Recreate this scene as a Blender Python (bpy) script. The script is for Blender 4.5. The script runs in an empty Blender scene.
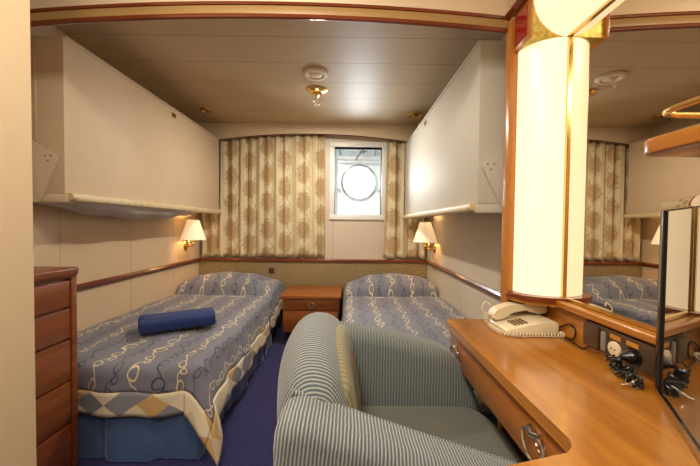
import bpy, bmesh, math, random
from mathutils import Vector, Matrix
random.seed(7)
S = bpy.context.scene
COL = S.collection
PI = math.pi

# ------------------------------------------------------------------ node helpers
class NT:
    def __init__(self, name):
        self.m = bpy.data.materials.new(name); self.m.use_nodes = True
        self.t = self.m.node_tree; self.n = self.t.nodes; self.l = self.t.links
        self.b = self.n['Principled BSDF']
    def new(self, kind, **kw):
        x = self.n.new(kind)
        for k, v in kw.items(): setattr(x, k, v)
        return x
    def put(self, sock, v):
        if isinstance(v, (int, float)): sock.default_value = v
        elif isinstance(v, (tuple, list)): sock.default_value = tuple(v) + ((1,) if len(v) == 3 and sock.type == 'RGBA' else ())
        else: self.l.new(v, sock)
    def M(self, op, a, b=None, c=None):
        x = self.new('ShaderNodeMath', operation=op)
        self.put(x.inputs[0], a)
        if b is not None: self.put(x.inputs[1], b)
        if c is not None: self.put(x.inputs[2], c)
        return x.outputs[0]
    def coord(self, which='Object'):
        return self.new('ShaderNodeTexCoord').outputs[which]
    def sep(self, v):
        x = self.new('ShaderNodeSeparateXYZ'); self.l.new(v, x.inputs[0]); return x.outputs
    def comb(self, a, b, c=0.0):
        x = self.new('ShaderNodeCombineXYZ')
        self.put(x.inputs[0], a); self.put(x.inputs[1], b); self.put(x.inputs[2], c); return x.outputs[0]
    def noise(self, vec, scale, detail=3, rough=.55, dist=0):
        x = self.new('ShaderNodeTexNoise'); self.l.new(vec, x.inputs['Vector'])
        x.inputs['Scale'].default_value = scale; x.inputs['Detail'].default_value = detail
        x.inputs['Roughness'].default_value = rough; x.inputs['Distortion'].default_value = dist
        return x.outputs['Fac']
    def white(self, vec):
        x = self.new('ShaderNodeTexWhiteNoise', noise_dimensions='3D'); self.l.new(vec, x.inputs['Vector']); return x.outputs['Value']
    def mapv(self, vec, scale=(1,1,1), rot=(0,0,0)):
        x = self.new('ShaderNodeMapping'); self.l.new(vec, x.inputs['Vector'])
        x.inputs['Scale'].default_value = scale; x.inputs['Rotation'].default_value = rot; return x.outputs[0]
    def mix(self, f, a, b):
        x = self.new('ShaderNodeMix', data_type='RGBA')
        self.put(x.inputs[0], f); self.put(x.inputs[6], a); self.put(x.inputs[7], b); return x.outputs[2]
    def ramp(self, f, stops):
        x = self.new('ShaderNodeValToRGB'); self.l.new(f, x.inputs[0])
        e = x.color_ramp.elements
        while len(e) < len(stops): e.new(.5)
        for q, (p, c) in zip(e, stops): q.position = p; q.color = tuple(c) + (1,)
        return x.outputs[0]
    def smooth(self, v, lo, hi):
        x = self.new('ShaderNodeMapRange', interpolation_type='SMOOTHSTEP'); self.put(x.inputs[0], v)
        x.inputs[1].default_value = lo; x.inputs[2].default_value = hi; return x.outputs[0]
    def bump(self, h, strength=.3, dist=.002):
        x = self.new('ShaderNodeBump'); x.inputs['Strength'].default_value = strength
        x.inputs['Distance'].default_value = dist; self.put(x.inputs['Height'], h)
        self.l.new(x.outputs[0], self.b.inputs['Normal'])
    def set(self, **kw):
        for k, v in kw.items():
            self.put(self.b.inputs[{'color': 'Base Color', 'rough': 'Roughness', 'metal': 'Metallic', 'spec': 'Specular IOR Level',
                      'coat': 'Coat Weight', 'coatr': 'Coat Roughness', 'sheen': 'Sheen Weight', 'ior': 'IOR',
                      'emit': 'Emission Color', 'es': 'Emission Strength', 'trans': 'Transmission Weight', 'alpha': 'Alpha',
                      'sub': 'Subsurface Weight'}[k]], v)
        return self

def plain(name, c, rough=.5, nscale=30, var=.06, **kw):
    t = NT(name)
    f = t.noise(t.coord(), nscale, 4)
    lo = tuple(x*(1-var) for x in c); hi = tuple(min(1, x*(1+var)) for x in c)
    t.set(color=t.ramp(f, [(.3, lo), (.7, hi)]), rough=rough, **kw)
    return t

def wood(name, dark, light, axis='y', rough=.3, scale=1.0, coat=.3):
    t = NT(name)
    co = t.coord()
    sc = {'x': (1.2, 14, 14), 'y': (14, 1.2, 14), 'z': (14, 14, 1.2)}[axis]
    v = t.mapv(co, tuple(s*scale for s in sc))
    a = t.noise(v, 1.6, 5, .6, 1.2)
    w = t.noise(t.mapv(co, tuple(s*scale*7 for s in sc)), 1.5, 3, .6)
    col = t.ramp(a, [(.28, dark), (.5, tuple((x+y)/2 for x, y in zip(dark, light))), (.72, light)])
    col = t.mix(t.M('MULTIPLY', w, .35), col, dark)
    t.set(color=col, rough=rough, coat=coat, coatr=.12)
    return t.m

MAT = {}
def mats():
    t = plain('cream wall laminate', (.60, .46, .29), .5, 3, .03)
    t.bump(t.noise(t.coord(), 400, 2), .05, .001); MAT['wall'] = t.m
    # wall laminate with narrow vertical joints
    for nm, ax, per, off in (('wall_l', 1, .57, 1.767), ('wall_r', 1, .60, 2.38), ('wall_f', 0, .62, -.168)):
        t = plain('cream panel wall ' + nm, {'wall_l': (.60, .455, .31), 'wall_r': (.54, .465, .375), 'wall_f': (.62, .52, .42)}[nm], .45, 3, .03)
        s = t.sep(t.coord())[ax]
        f = t.M('ABSOLUTE', t.M('SUBTRACT', t.M('FRACT', t.M('DIVIDE', t.M('SUBTRACT', s, off), per)), .5))
        line = t.M('GREATER_THAN', f, .5-.003/per)
        bc = t.b.inputs['Base Color'].links[0].from_socket
        t.set(color=t.mix(line, bc, (.42, .31, .2))); MAT[nm] = t.m
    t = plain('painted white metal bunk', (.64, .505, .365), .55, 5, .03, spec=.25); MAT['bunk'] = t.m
    t = plain('painted white metal bunk daylight tint', (.57, .55, .50), .6, 5, .03, spec=.3); MAT['bunk_daylit'] = t.m  # cooler copy of the bunk paint, bluish daylight put into the colour
    t = plain('bracket cream paint', (.66, .56, .42), .4, 8, .03); MAT['bracket'] = t.m
    t = plain('padded cream vinyl', (.62, .50, .31), .45, 25, .12); MAT['vinyl'] = t.m
    t = plain('grey white canvas', (.52, .48, .45), .8, 12, .08); t.bump(t.noise(t.coord(), 14, 3), .5, .01); MAT['canvas'] = t.m
    # ceiling: satin strips across the room with thin joints
    t = plain('satin ceiling strips', (.52, .385, .235), .48, 2, .04, spec=.6)
    y = t.sep(t.coord())[1]
    f = t.M('ABSOLUTE', t.M('SUBTRACT', t.M('FRACT', t.M('DIVIDE', t.M('SUBTRACT', y, 1.814), .2855)), .5))
    bc = t.b.inputs['Base Color'].links[0].from_socket
    t.set(color=t.mix(t.M('GREATER_THAN', f, .49), bc, (.28, .19, .11)))
    MAT['ceiling'] = t.m
    t = plain('ceiling cream', (.80, .67, .48), .5, 4, .03); MAT['cream'] = t.m
    t = plain('white paint', (.80, .80, .78), .35, 10, .03); MAT['white'] = t.m
    t = plain('recess white paint', (.80, .86, .87), .4, 10, .02); MAT['recess'] = t.m
    # carpet
    t = NT('navy carpet')
    co = t.coord()
    v = t.new('ShaderNodeTexVoronoi'); v.inputs['Scale'].default_value = 85; t.l.new(co, v.inputs['Vector'])
    n = t.noise(co, 160, 3)
    col = t.mix(t.smooth(v.outputs['Distance'], .15, .55), (.020, .018, .125), (.009, .007, .065))
    t.set(color=t.mix(t.M('MULTIPLY', n, .5), col, (.013, .011, .09)), rough=.95, sheen=.1)
    t.bump(n, .6, .004); MAT['carpet'] = t.m
    MAT['desk'] = wood('golden cherry desk top', (.25, .078, .008), (.60, .25, .030), 'y', .25, .45)
    MAT['deskf'] = wood('cherry desk front', (.27, .082, .012), (.45, .165, .027), 'y', .3, .8)
    MAT['red'] = wood('reddish cherry furniture', (.21, .055, .008), (.38, .115, .017), 'x', .33, .9)
    MAT['chest'] = wood('dark cherry chest', (.14, .032, .005), (.29, .078, .011), 'y', .42, .9)
    MAT['mahog'] = wood('polished mahogany moulding', (.13, .022, .006), (.25, .048, .012), 'x', .2, .8, .6)
    MAT['rail'] = wood('polished mahogany rail', (.11, .024, .009), (.20, .048, .016), 'y', .25, .8, .5)
    MAT['post'] = wood('orange wood post', (.36, .13, .018), (.55, .22, .04), 'z', .3, .7)
    t = plain('golden cream moulding', (.42, .27, .10), .4, 6, .06); MAT['mold'] = t.m
    t = plain('brass', (.80, .55, .20), .18, 20, .05, metal=1.0); MAT['brass'] = t.m
    t = plain('dark aged brass', (.42, .28, .11), .25, 20, .1, metal=1.0); MAT['dbrass'] = t.m
    t = NT('hammered brass plate'); co = t.coord()
    n = t.noise(co, 45, 4, .6, 1.0)
    t.set(color=t.ramp(n, [(.3, (.34, .24, .045)), (.7, (.72, .56, .16))]), metal=.75, rough=.35); MAT['gold'] = t.m
    t = plain('chrome', (.72, .70, .66), .12, 20, .03, metal=1.0); MAT['chrome'] = t.m
    t = plain('steel ring', (.70, .72, .72), .28, 25, .15, metal=1.0); MAT['steel'] = t.m
    t = NT('mirror silver'); t.set(color=(.84, .77, .66), metal=1.0, rough=.0); MAT['mirror'] = t.m
    t = plain('dark red glass', (.30, .012, .010), .1, 5, .1, coat=.6); MAT['redglass'] = t.m
    t = plain('black plastic', (.012, .012, .012), .25, 20, .1); MAT['black'] = t.m
    t = plain('black glossy screen', (.01, .01, .011), .02, 5, .1, ior=2.1, coat=1.0, coatr=.01); MAT['screen'] = t.m
    t = plain('dark brown plastic', (.070, .040, .022), .35, 20, .1); MAT['brown'] = t.m
    t = plain('orange label', (.55, .22, .03), .5, 20, .1); MAT['label'] = t.m
    t = plain('cream plastic phone', (.74, .64, .44), .35, 20, .03); MAT['phone'] = t.m
    t = plain('brown phone keys', (.16, .08, .03), .45, 20, .05); MAT['key'] = t.m
    t = plain('grey plastic', (.22, .20, .18), .35, 20, .05); MAT['grey'] = t.m
    t = NT('lit diffuser panel'); t.set(color=(.6, .52, .40), rough=.3, emit=(1.0, .82, .54), es=.56); MAT['diff'] = t.m
    t = NT('lit fabric shade'); t.set(color=(.85, .76, .6), rough=.8, emit=(1.0, .72, .42), es=.30); MAT['shade'] = t.m
    t = NT('lit bulb'); t.set(color=(1, .8, .5), emit=(1.0, .72, .36), es=6); MAT['bulb'] = t.m
    t = NT('lit added fill lamp'); t.set(color=(1, .95, .85), emit=(1.0, .88, .70), es=4); MAT['fill_lamp_glow'] = t.m  # glow of the added, unseen fill lamps
    # towel
    t = plain('royal blue terry', (.009, .026, .125), .95, 60, .25, sheen=.08)
    t.bump(t.noise(t.coord(), 300, 3), .8, .003); MAT['towel'] = t.m
    t = plain('blue satin skirt', (.055, .105, .23), .28, 6, .12, sheen=.2, spec=.7); MAT['satin'] = t.m
    t = plain('white mattress ticking', (.7, .7, .68), .8, 30, .05); MAT['mattress'] = t.m
    # headboard woven
    t = NT('olive woven upholstery'); co = t.coord()
    n = t.noise(t.mapv(co, (1, 1, 3)), 160, 2); n2 = t.noise(co, 60, 2)
    t.set(color=t.ramp(t.M('ADD', t.M('MULTIPLY', n, .6), t.M('MULTIPLY', n2, .4)), [(.35, (.17, .118, .05)), (.65, (.33, .245, .125))]), rough=.9)
    t.bump(n, .5, .003); MAT['weave'] = t.m
    # bedspread: scrolling vines of alternate cream and navy thread
    t = NT('quilted vine bedspread'); uv = t.sep(t.coord('UV')); u0, v0 = uv[0], uv[1]
    uvv = t.coord('UV')
    n1 = t.noise(uvv, 6, 2); n2 = t.noise(t.mapv(uvv, (1, 1, 1), (0, 0, 1.3)), 6, 2)
    u = t.M('ADD', u0, t.M('MULTIPLY', t.M('SUBTRACT', n1, .5), .10))
    v = t.M('ADD', v0, t.M('MULTIPLY', t.M('SUBTRACT', n2, .5), .09))
    W = .098
    q = t.M('DIVIDE', u, W); i = t.M('FLOOR', q)
    uf = t.M('MULTIPLY', t.M('SUBTRACT', t.M('SUBTRACT', q, i), .5), W)
    vs = t.M('ADD', v, t.M('MULTIPLY', i, .137))
    P_ = .215
    ph = t.M('MULTIPLY', vs, 2*PI/P_)
    A_ = .022
    wave = t.M('MULTIPLY', t.M('SINE', ph), A_)
    slope = t.M('MULTIPLY', t.M('COSINE', ph), A_*2*PI/P_)
    dl = t.M('DIVIDE', t.M('ABSOLUTE', t.M('SUBTRACT', uf, wave)), t.M('SQRT', t.M('ADD', t.M('MULTIPLY', slope, slope), 1)))
    def ring(period, off, cx, r, sq):
        vv = t.M('MULTIPLY', t.M('SUBTRACT', t.M('FRACT', t.M('ADD', t.M('DIVIDE', vs, period), off)), .5), period*sq)
        uu = t.M('SUBTRACT', uf, cx)
        h = t.M('SQRT', t.M('ADD', t.M('MULTIPLY', vv, vv), t.M('MULTIPLY', uu, uu)))
        return t.M('ABSOLUTE', t.M('SUBTRACT', h, r))
    d = t.M('MINIMUM', dl, ring(P_, .25, .004, .019, .80))
    d = t.M('MINIMUM', d, ring(P_, .75, -.005, .018, .80))
    d = t.M('MINIMUM', d, ring(P_, .47, .019, .013, .9))
    th = t.smooth(d, .0033, .0021)
    par = t.M('GREATER_THAN', t.M('FRACT', t.M('MULTIPLY', i, .5)), .25)
    thread = t.mix(par, (.62, .53, .33), (.035, .045, .10))
    fine = t.noise(uvv, 420, 2)
    base = t.mix(fine, (.095, .096, .130), (.215, .215, .265))
    t.set(color=t.mix(th, base, thread), rough=.75, sheen=.15)
    t.bump(t.M('ADD', th, t.noise(uvv, 22, 3)), .55, .004); MAT['spread'] = t.m
    # patchwork border of diamonds
    t = NT('patchwork diamond border'); uv = t.sep(t.coord('UV'))
    a = t.M('FLOOR', t.M('ADD', t.M('DIVIDE', uv[0], .145), uv[1])); b = t.M('FLOOR', t.M('SUBTRACT', t.M('DIVIDE', uv[0], .145), uv[1]))
    w = t.white(t.comb(a, b))
    x = t.new('ShaderNodeValToRGB'); t.l.new(w, x.inputs[0]); x.color_ramp.interpolation = 'CONSTANT'
    e = x.color_ramp.elements
    for k in range(3): e.new(.5)
    for k, (p, c) in enumerate([(0, (.66, .58, .42)), (.3, (.50, .32, .13)), (.5, (.60, .52, .38)), (.66, (.20, .20, .23)), (.86, (.52, .45, .32))]):
        e[k].position = p; e[k].color = c + (1,)
    t.set(color=x.outputs[0], rough=.8); t.bump(t.noise(t.coord('UV'), 30, 3), .4, .003); MAT['border'] = t.m
    # chair stripes
    for nm, ax in (('str_x', 0), ('str_y', 1)):
        t = NT('blue grey pinstripe ' + nm); co = t.coord(); s = t.sep(co)
        nn = t.noise(co, 35, 2)
        if ax == 1: val = t.sep(t.coord('UV'))[0]
        else: val = t.M('ADD', s[0], t.M('MULTIPLY', s[2], -.10))
        val = t.M('ADD', val, t.M('MULTIPLY', nn, .004))
        f = t.M('ABSOLUTE', t.M('SUBTRACT', t.M('FRACT', t.M('DIVIDE', val, .0078)), .5))
        k = t.smooth(f, .24, .36)
        fine = t.noise(co, 500, 2)
        blue = t.mix(fine, (.045, .072, .108), (.10, .14, .185))
        cream = t.mix(fine, (.24, .245, .215), (.42, .42, .36))
        t.set(color=t.mix(k, blue, cream), rough=.9, sheen=.2)
        t.bump(t.M('ADD', k, fine), .35, .002); MAT[nm] = t.m
    for nm, c1, c2 in (('chair_in', (.06, .085, .105), (.25, .27, .24)), ('chair_seat', (.085, .090, .075), (.165, .165, .13)), ('chair_cush', (.16, .145, .075), (.30, .27, .15))):
        t = NT('worn chair weave ' + nm); co = t.coord(); s = t.sep(co)
        ax = s[0] if nm == 'chair_in' else s[1]
        f = t.M('ABSOLUTE', t.M('SUBTRACT', t.M('FRACT', t.M('DIVIDE', t.M('ADD', ax, t.M('MULTIPLY', t.noise(co, 30, 2), .006)), .0105)), .5))
        n = t.noise(co, 260, 3)
        k = t.M('ADD', t.M('MULTIPLY', t.smooth(f, .2, .4), .55), t.M('MULTIPLY', n, .45))
        t.set(color=t.mix(k, c1, c2), rough=.95, sheen=.2); t.bump(n, .5, .002); MAT[nm] = t.m
    # curtain damask
    t = NT('damask curtain'); uvv = t.coord('UV'); uv = t.sep(uvv)
    PX, PZ = .27, .30
    qq = t.M('DIVIDE', uv[0], PX); ii = t.M('FLOOR', qq)
    fx = t.M('MULTIPLY', t.M('SUBTRACT', t.M('SUBTRACT', qq, ii), .5), PX)
    fz = t.M('MULTIPLY', t.M('SUBTRACT', t.M('FRACT', t.M('ADD', t.M('DIVIDE', uv[1], PZ), t.M('MULTIPLY', ii, .5))), .5), PZ)
    dd = t.M('SQRT', t.M('ADD', t.M('MULTIPLY', fx, t.M('MULTIPLY', fx, 1.6)), t.M('MULTIPLY', fz, fz)))
    nn = t.noise(uvv, 30, 4, .65); nb = t.noise(uvv, 75, 2)
    dd = t.M('ADD', dd, t.M('MULTIPLY', t.M('SUBTRACT', nn, .5), .20))
    blob = t.M('MULTIPLY', t.smooth(dd, .135, .085), t.M('ADD', .45, t.M('MULTIPLY', t.smooth(nb, .38, .52), .55)))
    # scroll stripes between the medallions
    vine = t.smooth(t.M('ABSOLUTE', t.M('SUBTRACT', t.M('ADD', fx, t.M('MULTIPLY', t.M('SINE', t.M('MULTIPLY', uv[1], 42)), .022)), .055)), .012, .004)
    vine = t.M('MULTIPLY', vine, t.smooth(nn, .42, .55))
    k = t.M('MAXIMUM', blob, t.M('MULTIPLY', vine, .8))
    t.set(color=t.mix(k, (.66, .57, .38), (.40, .26, .115)), rough=.6, sheen=.2); t.bump(t.noise(uvv, 200, 2), .2, .002)
    MAT['curtain'] = t.m
    # thin window glass
    t = NT('porthole glass'); tr = t.new('ShaderNodeBsdfTransparent'); gl = t.new('ShaderNodeBsdfGlossy'); gl.inputs['Roughness'].default_value = .02
    mx = t.new('ShaderNodeMixShader'); fr = t.new('ShaderNodeFresnel'); fr.inputs[0].default_value = 1.45
    t.l.new(fr.outputs[0], mx.inputs[0]); t.l.new(tr.outputs[0], mx.inputs[1]); t.l.new(gl.outputs[0], mx.inputs[2])
    t.l.new(mx.outputs[0], t.n['Material Output'].inputs[0]); MAT['glass'] = t.m
mats()

# ------------------------------------------------------------------ mesh helpers
def box(bm, x0, x1, y0, y1, z0, z1, bev=0, seg=2):
    r = bmesh.ops.create_cube(bm, size=1)
    vs = r['verts']
    for v in vs:
        v.co = Vector((x0+(v.co.x+.5)*(x1-x0), y0+(v.co.y+.5)*(y1-y0), z0+(v.co.z+.5)*(z1-z0)))
    if bev:
        es = list({e for v in vs for e in v.link_edges})
        bmesh.ops.bevel(bm, geom=es, offset=bev, segments=seg, profile=.5, affect='EDGES')
    return vs
def prism(bm, pts, axis, a, b, bev=0, seg=3):
    """polygon pts (2D) extruded along axis from a to b. axis x: pts=(y,z); y: (x,z); z: (x,y)"""
    def mk(p, w): return {'x': (w, p[0], p[1]), 'y': (p[0], w, p[1]), 'z': (p[0], p[1], w)}[axis]
    A = [bm.verts.new(mk(p, a)) for p in pts]; B = [bm.verts.new(mk(p, b)) for p in pts]
    n = len(pts)
    f1 = bm.faces.new(A); f2 = bm.faces.new(B[::-1])
    for i in range(n):
        bm.faces.new((A[i], B[i], B[(i+1) % n], A[(i+1) % n]))
    if bev:
        es = list(f1.edges)+list(f2.edges)
        bmesh.ops.bevel(bm, geom=es, offset=bev, segments=seg, profile=.5, affect='EDGES')
def fillet(pts, rad, seg=5):
    out = []; n = len(pts)
    for i, p in enumerate(pts):
        r = rad[i] if isinstance(rad, (list, tuple)) else rad
        p = Vector(p); a = Vector(pts[i-1]); b = Vector(pts[(i+1) % n])
        if r <= 0: out.append(tuple(p)); continue
        da = (a-p); db = (b-p); la, lb = da.length, db.length; da.normalize(); db.normalize()
        r = min(r, la*.49, lb*.49)
        s = p+da*r; e = p+db*r
        for k in range(seg+1):
            u = k/seg; out.append(tuple((1-u)**2*s+2*u*(1-u)*p+u*u*e))
    return out
def offset(pts, d):
    n = len(pts); area = sum(pts[i][0]*pts[(i+1) % n][1]-pts[(i+1) % n][0]*pts[i][1] for i in range(n))
    sg = 1 if area > 0 else -1; out = []
    for i in range(n):
        a = Vector(pts[i-1]); b = Vector(pts[(i+1) % n]); t = (b-a)
        if t.length < 1e-9: out.append(pts[i]); continue
        t.normalize(); nrm = Vector((t.y, -t.x))*sg
        q = Vector(pts[i])+nrm*d; out.append((q.x, q.y))
    return out
def loft(bm, rings, cap=True, closed=True):
    R = [[bm.verts.new(p) for p in r] for r in rings]
    n = len(R[0])
    for a, b in zip(R, R[1:]):
        for i in range(n if closed else n-1):
            bm.faces.new((a[i], a[(i+1) % n], b[(i+1) % n], b[i]))
    if cap: bm.faces.new(R[0][::-1]); bm.faces.new(R[-1])
def soft_prism(bm, pts, axis, a, b, r, seg=6):
    """prism whose two ends are rounded over with radius r"""
    rings = []
    for k in range(seg+1):
        th = PI/2*k/seg; rings.append((a+r*(1-math.sin(th)), -r*(1-math.cos(PI/2-th))))
    rings = [(a+r-r*math.cos(PI/2*k/seg), -r*(1-math.sin(PI/2*k/seg))) for k in range(seg+1)]
    rings += [(b-r+r*math.cos(PI/2*k/seg), -r*(1-math.sin(PI/2*k/seg))) for k in range(seg, -1, -1)]
    out = []
    for w, d in rings:
        o = offset(pts, d)
        out.append([{'x': (w, p[0], p[1]), 'y': (p[0], w, p[1]), 'z': (p[0], p[1], w)}[axis] for p in o])
    loft(bm, out)
def tube(bm, path, r, seg=8, closed=False, cap=True):
    path = [Vector(p) for p in path]; n = len(path); rings = []
    up = Vector((0, 0, 1)); prev = None
    for i, p in enumerate(path):
        if closed: t = path[(i+1) % n]-path[i-1]
        else: t = path[min(i+1, n-1)]-path[max(i-1, 0)]
        t.normalize()
        if prev is None:
            s = t.cross(up) if abs(t.z) < .95 else t.cross(Vector((1, 0, 0)))
        else: s = prev-t*prev.dot(t)
        s.normalize(); prev = s; u = s.cross(t)
        rr = r[i] if isinstance(r, (list, tuple)) else r
        rings.append([p+(s*math.cos(2*PI*k/seg)+u*math.sin(2*PI*k/seg))*rr for k in range(seg)])
    if closed:
        R = [[bm.verts.new(q) for q in g] for g in rings]
        for a in range(n):
            A, B = R[a], R[(a+1) % n]
            for k in range(seg): bm.faces.new((A[k], A[(k+1) % seg], B[(k+1) % seg], B[k]))
    else: loft(bm, rings, cap)
def lathe(bm, prof, c, axis='z', seg=32, cap=True):
    """prof: list of (radius, height along axis)"""
    c = Vector(c); rings = []
    for r, h in prof:
        g = []
        for k in range(seg):
            a = 2*PI*k/seg; x, y = r*math.cos(a), r*math.sin(a)
            g.append(c+Vector({'z': (x, y, h), 'x': (h, x, y), 'y': (x, h, y)}[axis]))
        rings.append(g)
    loft(bm, rings, cap)
def spline(pts, n=8):
    P = [Vector(p) for p in pts]; out = []
    for i in range(len(P)-1):
        p0 = P[max(i-1, 0)]; p1 = P[i]; p2 = P[i+1]; p3 = P[min(i+2, len(P)-1)]
        for k in range(n):
            t = k/n
            out.append(.5*((2*p1)+(-p0+p2)*t+(2*p0-5*p1+4*p2-p3)*t*t+(-p0+3*p1-3*p2+p3)*t**3))
    out.append(P[-1]); return out
def BM(): return bmesh.new()
def B(*a, **k): b = BM(); box(b, *a, **k); return b
def T_(*a, **k): b = BM(); tube(b, *a, **k); return b
def L_(*a, **k): b = BM(); lathe(b, *a, **k); return b
def PR(*a, **k): b = BM(); prism(b, *a, **k); return b

WM = {}
def thing(name, label, cat, loc=(0, 0, 0), rotz=0, group=None):
    o = bpy.data.objects.new(name, None); COL.objects.link(o)
    o.location = loc; o.rotation_euler = (0, 0, rotz); o.empty_display_size = .05
    o['label'] = label; o['category'] = cat
    if group: o['group'] = group
    WM[o.name] = Matrix.Translation(loc) @ Matrix.Rotation(rotz, 4, 'Z')
    return o
def link(name, bm, mat, mtx, smooth):
    bmesh.ops.recalc_face_normals(bm, faces=bm.faces)
    bmesh.ops.transform(bm, matrix=mtx.inverted(), verts=bm.verts)
    me = bpy.data.meshes.new(name); bm.to_mesh(me); bm.free()
    me.materials.append(MAT[mat])
    if smooth:
        for p in me.polygons: p.use_smooth = True
        big = [p for p in me.polygons if len(p.vertices) > 6]
        if big:
            ek = set()
            for p in big:
                ek.update(p.edge_keys)
                p.use_smooth = False
        try: me.set_sharp_from_angle(angle=math.radians(38))
        except Exception: pass
    o = bpy.data.objects.new(name, me); COL.objects.link(o)
    return o
def part(name, bm, mat, parent, label=None, smooth=True):
    m = WM[parent.name]
    o = link(name, bm, mat, m, smooth); o.parent = parent; WM[o.name] = m
    if label: o['label'] = label
    return o
def single(name, bm, mat, label, cat, group=None, smooth=True):
    xs = [v.co for v in bm.verts]
    c = Vector(((min(v.x for v in xs)+max(v.x for v in xs))/2, (min(v.y for v in xs)+max(v.y for v in xs))/2, min(v.z for v in xs)))
    m = Matrix.Translation(c); o = link(name, bm, mat, m, smooth); o.location = c; WM[o.name] = m
    o['label'] = label; o['category'] = cat
    if group: o['group'] = group
    return o
def struct(name, bm, mat, parent=None, smooth=False):
    if parent: return part(name, bm, mat, parent, smooth=smooth)
    o = link(name, bm, mat, Matrix.Identity(4), smooth); WM[o.name] = Matrix.Identity(4); o['kind'] = 'structure'; return o

# ------------------------------------------------------------------ dimensions
XL, XR, YF, ZC = -1.611, .862, 3.455, 2.165
XM = .80            # mirror wall
ZD = .712           # dado height
YB = -1.7           # wall behind the photographer

# ------------------------------------------------------------------ the room
struct('floor', B(XL-.1, XR+.3, YB-.1, YF+.3, -.08, 0), 'carpet')
struct('ceiling', B(XL-.1, XR+.3, 1.326, YF+.12, ZC, ZC+.08), 'ceiling')
struct('trim_1', B(XL-.1, XR+.3, YB-.1, 1.326, 2.30, 2.38), 'cream')['label'] = 'cream ceiling of the entrance side'
struct('wall_left', B(XL-.1, XL, YB-.1, YF+.1, 0, 2.3), 'wall_l')
struct('wall_right', B(XR, XR+.1, 1.31, YF+.1, 0, 2.3), 'wall_r')
struct('wall_back', B(XL-.1, XR+.3, YB-.1, YB, 0, 2.3), 'wall')
b = BM(); box(b, XM+.012, XM+.3, YB, 1.27, 0, 2.3)
struct('wall_mirror_side', b, 'wall')
# far wall with the window opening
wx0, wx1, wz0, wz1 = -.154, .358, 1.215, 1.950
b = BM()
box(b, XL-.1, wx0, YF, YF+.1, 0, 2.2); box(b, wx1, XR+.1, YF, YF+.1, 0, 2.2)
box(b, wx0, wx1, YF, YF+.1, 0, wz0); box(b, wx0, wx1, YF, YF+.1, wz1, 2.2)
struct('wall_front', b, 'wall_f')
# full height cupboard end by the entrance (left edge of view)
struct('wall_cupboard', B(XL, -.936, YB, .94, 0, 2.3), 'wall')

# arched beam across the ceiling
XC = (-1.30+.631)/2
def arch(x, c0, drop, half=.965): return c0-drop*((x-XC)/half)**2
def arch_band(z_top, z_bot, y0, y1, x0=XL, x1=.70, n=40, bev=0):
    b = BM(); rings = []
    for k in range(n+1):
        x = x0+(x1-x0)*k/n
        zt, zb = z_top(x), z_bot(x)
        rings.append([(x, y0, zb), (x, y1, zb), (x, y1, zt), (x, y0, zt)])
    loft(b, rings); return b
zb = lambda x: arch(x, 1.945, .045)
zt = lambda x: arch(x, 1.994, .045)
o = struct('trim_2', arch_band(lambda x: 2.3, lambda x: zb(x)+.004, 1.315, 1.326, x1=XR), 'cream'); o['label'] = 'arched beam face across the ceiling'
# moulding: mahogany bead, golden cove, mahogany bead
def bead(zf, y, r, x0=XL, x1=.647):
    return T_([(x0+(x1-x0)*k/40, y, zf(x0+(x1-x0)*k/40)) for k in range(41)], r, 8)
struct('trim_3', bead(lambda x: zb(x)+.004, 1.308, .010), 'mahog', smooth=True)['label'] = 'mahogany bead along the lower edge of the arched beam'
struct('trim_4', bead(lambda x: zt(x), 1.300, .008), 'mahog', smooth=True)['label'] = 'mahogany bead along the upper edge of the arched beam'
b = BM(); rings = []
for k in range(41):
    x = XL+(.647-XL)*k/40
    z0 = zb(x)+.010; z1 = zt(x)-.004
    g = [(x, 1.316, z0), (x, 1.305, z0)]
    for q in range(7):
        a = q/6; g.append((x, 1.309-.012*a**1.8, z0+(z1-z0)*a))
    g.append((x, 1.316, z1)); rings.append(g)
loft(b, rings); struct('trim_5', b, 'mold', smooth=True)['label'] = 'golden cove moulding of the arched beam'

# dado rails
def rail(x, sgn, y0, y1):
    pr = [(x, ZD-.022), (x+sgn*.010, ZD-.022), (x+sgn*.020, ZD-.010), (x+sgn*.022, ZD+.006), (x+sgn*.012, ZD+.018), (x, ZD+.020)]
    return PR(pr, 'y', y0, y1)
struct('trim_6', rail(XL, 1, 1.0, 3.40), 'rail', smooth=True)['label'] = 'dark wooden rail along the left wall'
struct('trim_7', rail(XR, -1, 1.312, 3.40), 'rail', smooth=True)['label'] = 'dark wooden rail along the right wall'

# partition board (wood post) between berth and dressing table
YP = 1.27
t = thing('wooden_post', 'tall orange wooden post between right berth wall and glowing light panel', 'post', (.75, 1.29, 0))
b = BM(); box(b, .647, XR+.1, YP+.002, 1.31, 0, 2.29, bev=.003); part('board', b, 'wall', t)
b = BM(); box(b, .640, .674, YP, 1.312, .0, 1.93, bev=.003); part('edge', b, 'post', t)
for z in (.95, 1.19, 1.45, 1.72): part('screw_cap', L_([(.0035, 0), (.0035, .0015)], (.657, YP-.001, z), 'y', 10), 'dbrass', t)
# pelmet above the curtains
XCP = -.375
zp = lambda x: 2.058-.072*((x-XCP)/1.0)**2
b = arch_band(lambda x: ZC, zp, 3.360, 3.378, XL, XR, 40)
t = thing('curtain_pelmet', 'cream arched pelmet board above the curtains with thin wooden edge', 'pelmet', (XCP, 3.37, 2.0))
part('board', b, 'cream', t)
part('edging', T_([(XL+(XR-XL)*k/40, 3.356, zp(XL+(XR-XL)*k/40)) for k in range(41)], .006, 6), 'rail', t)

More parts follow.
